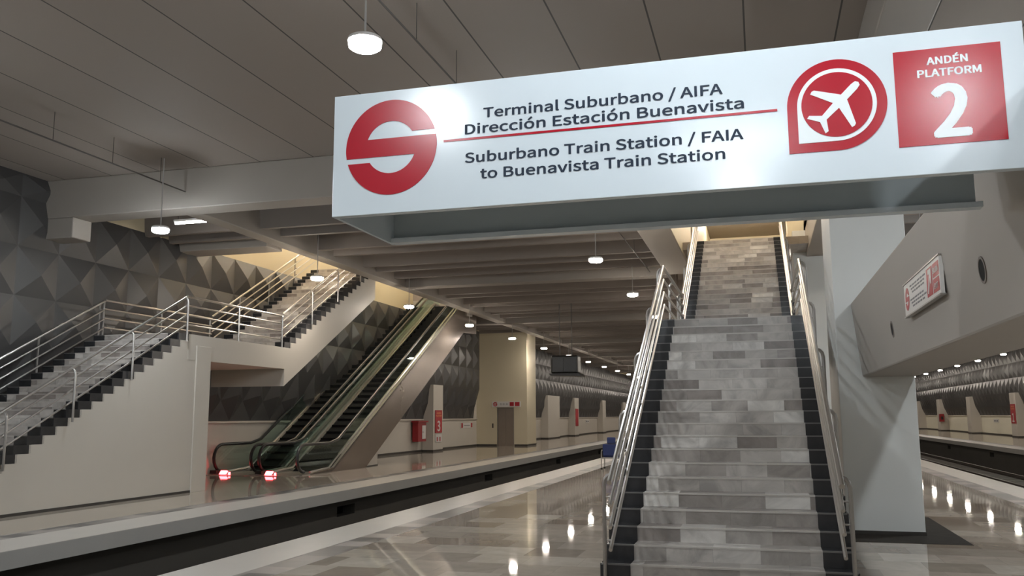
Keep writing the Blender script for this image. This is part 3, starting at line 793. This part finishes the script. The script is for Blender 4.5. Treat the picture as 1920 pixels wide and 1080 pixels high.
def linear_lamp(loc,length,mat,label,rz=0,up=None,ceil=None):
    e=empty('tube_lamp',loc,label,'lamp',None,rz)
    MB().box(-length/2,length/2,-.05,.05,.02,.07).build('housing',lamp_body,e)
    MB().tube([(-length/2+.02,0,-.005),(length/2-.02,0,-.005)],.028,8).build('tube',mat,e,smooth=True)
    if ceil:
        for s in (-1,1): MB().tube([(s*length*.4,0,.07),(s*length*.4,0,ceil-loc[2])],.008,6).build('hanger',wire_m,e)
    return e
linear_lamp((-12.4,17.0,6.04),.85,tube_m,'short lit tube lamp beside the first pendant lamp on the left',0,None,6.15+.6)
linear_lamp((-1.15,36.0,9.30),1.2,tube_warm,'left half of the tube light above the top of the central stairs',0,None,9.5)
linear_lamp((.15,36.0,9.30),1.2,tube_warm,'right half of the tube light above the top of the central stairs',0,None,9.5)
for y in (20.5,24.5,29): linear_lamp((-.4,y,9.35),1.8,tube_warm,'tube light high in the central stairwell at %s of the flight'%{20.5:'the foot',24.5:'the middle',29:'the top'}[y],0,None,9.5)
for y in (22.5,26,30,34): linear_lamp((-13.6,y,9.42),1.8,tube_warm,'tube light in the left stairwell, %s'%{22.5:'nearest the front edge',26:'second from the front',30:'third from the front',34:'over the escalator tops'}[y],0,None,9.6)
linear_lamp((-.2,-3.1,5.3),1.6,tube_cool,'long cool tube light behind the viewer',0,None,cz)

# ------------------------------------------------------------------ conduits on drop rods
def conduit(x,ya,yb,z,rods,label):
    e=empty('conduit',(x,ya,z),label,'conduit')
    MB().tube([(0,0,0),(0,yb-ya,0)],.014,6).build('pipe',wire_m,e)
    for y in rods: MB().tube([(0,y-ya,0),(0,y-ya,cz-z)],.006,5).build('drop_rod',wire_m,e); 
conduit(-11.33,2,15.3,6.25,[5.5,8.5,11.72,13.15,14.5],'thin grey conduit on drop rods under the left ceiling')
conduit(-3.95,2,15.3,6.25,[5.5,9.72,11.23,13.5],'thin grey conduit on drop rods left of the big sign')
conduit(-3.2,16,27.6,6.1,[17,20.5,24,27],'thin conduit under the ribs left of the central stairs')

# ------------------------------------------------------------------ hanging display
e=empty('hanging_display',(-7.55,35,3.2),'black hanging screen cluster over the platform edge near the elevator','display')
MB().box(-.55,.55,-.35,.35,.10,.82).build('housing',black_plastic,e,bevel=.06)
MB().box(-.47,-.02,-.365,-.35,.16,.76).build('screen',screen_m,e); MB().box(.03,.50,-.365,-.35,.16,.76).build('screen',screen_m,e)
MB().prism([(-.62,.10),(.62,.10),(.72,-.02),(-.55,.02)],'y',-.42,.42).build('tray',black_plastic,e)
for x in (-.25,.25): MB().tube([(x,0,.8),(x,0,3.5)],.02,8).build('hanger',wire_m,e)

# ------------------------------------------------------------------ blue seat
e=empty('waiting_seat',(-4.5,27.3,0),'navy blue high-backed seat on a metal frame left of the central stairs','seat')
MB().box(-.27,.27,-.02,.05,.38,.74).build('backrest',blue_vinyl,e,bevel=.03)
MB().box(-.13,.13,-.015,.05,.75,.95).build('headrest',blue_vinyl,e,bevel=.03)
MB().box(-.26,.26,.03,.50,.34,.42).build('seat',blue_vinyl,e,bevel=.03)
for s in (-1,1):
    MB().tube([(s*.30,-.06,.02),(s*.30,-.06,.50),(s*.30,.02,.56),(s*.30,.42,.56),(s*.30,.48,.50),(s*.30,.48,.02)],.018,8).build('leg_frame',steel,e,smooth=True)
    MB().box(s*.30-.03,s*.30+.03,.05,.40,.56,.59).build('armrest',black_plastic,e,bevel=.01)
    MB().cyl((s*.30,-.06),.035,.035,0,.03,12).cyl((s*.30,.48),.035,.035,0,.03,12).build('foot',black_plastic,e)
MB().box(-.30,.30,-.03,.0,.30,.34).box(-.3,.3,.45,.48,.30,.34).build('cross_bar',steel_dim,e)

# ------------------------------------------------------------------ camera, world, view
w=bpy.data.worlds.new('World'); bpy.context.scene.world=w; w.use_nodes=True
w.node_tree.nodes['Background'].inputs[0].default_value=(.75,.82,.95,1); w.node_tree.nodes['Background'].inputs[1].default_value=.03
yaw,pitch,roll=.2732,.14498,-.00455
cy,sy2=math.cos(yaw),math.sin(yaw); cp,sp=math.cos(pitch),math.sin(pitch); cr,sr=math.cos(roll),math.sin(roll)
fwd0=Vector((-sy2,cy,0)); right0=Vector((cy,sy2,0)); up0=Vector((0,0,1))
fwd=fwd0*cp+up0*sp; up=up0*cp-fwd0*sp
r_=right0*cr+up*sr; u_=-right0*sr+up*cr
cam=bpy.data.cameras.new('camera'); co=bpy.data.objects.new('camera',cam); C.objects.link(co)
M=Matrix(((r_.x,u_.x,-fwd.x,0),(r_.y,u_.y,-fwd.y,0),(r_.z,u_.z,-fwd.z,1.6),(0,0,0,1)))
co.matrix_world=M
cam.sensor_width=36; cam.lens=1649/1920*36; cam.clip_start=.05; cam.clip_end=400
sc=bpy.context.scene; sc.camera=co
sc.view_settings.view_transform='Standard'; sc.view_settings.look='None'; sc.view_settings.gamma=1; sc.view_settings.exposure=1.3
sc.view_settings.use_curve_mapping=False
sc.cycles.use_denoising=True
sc.cycles.max_bounces=10; sc.cycles.diffuse_bounces=5; sc.cycles.transparent_max_bounces=16
sc.cycles.sample_clamp_indirect=6
sc.cycles.use_light_tree=True
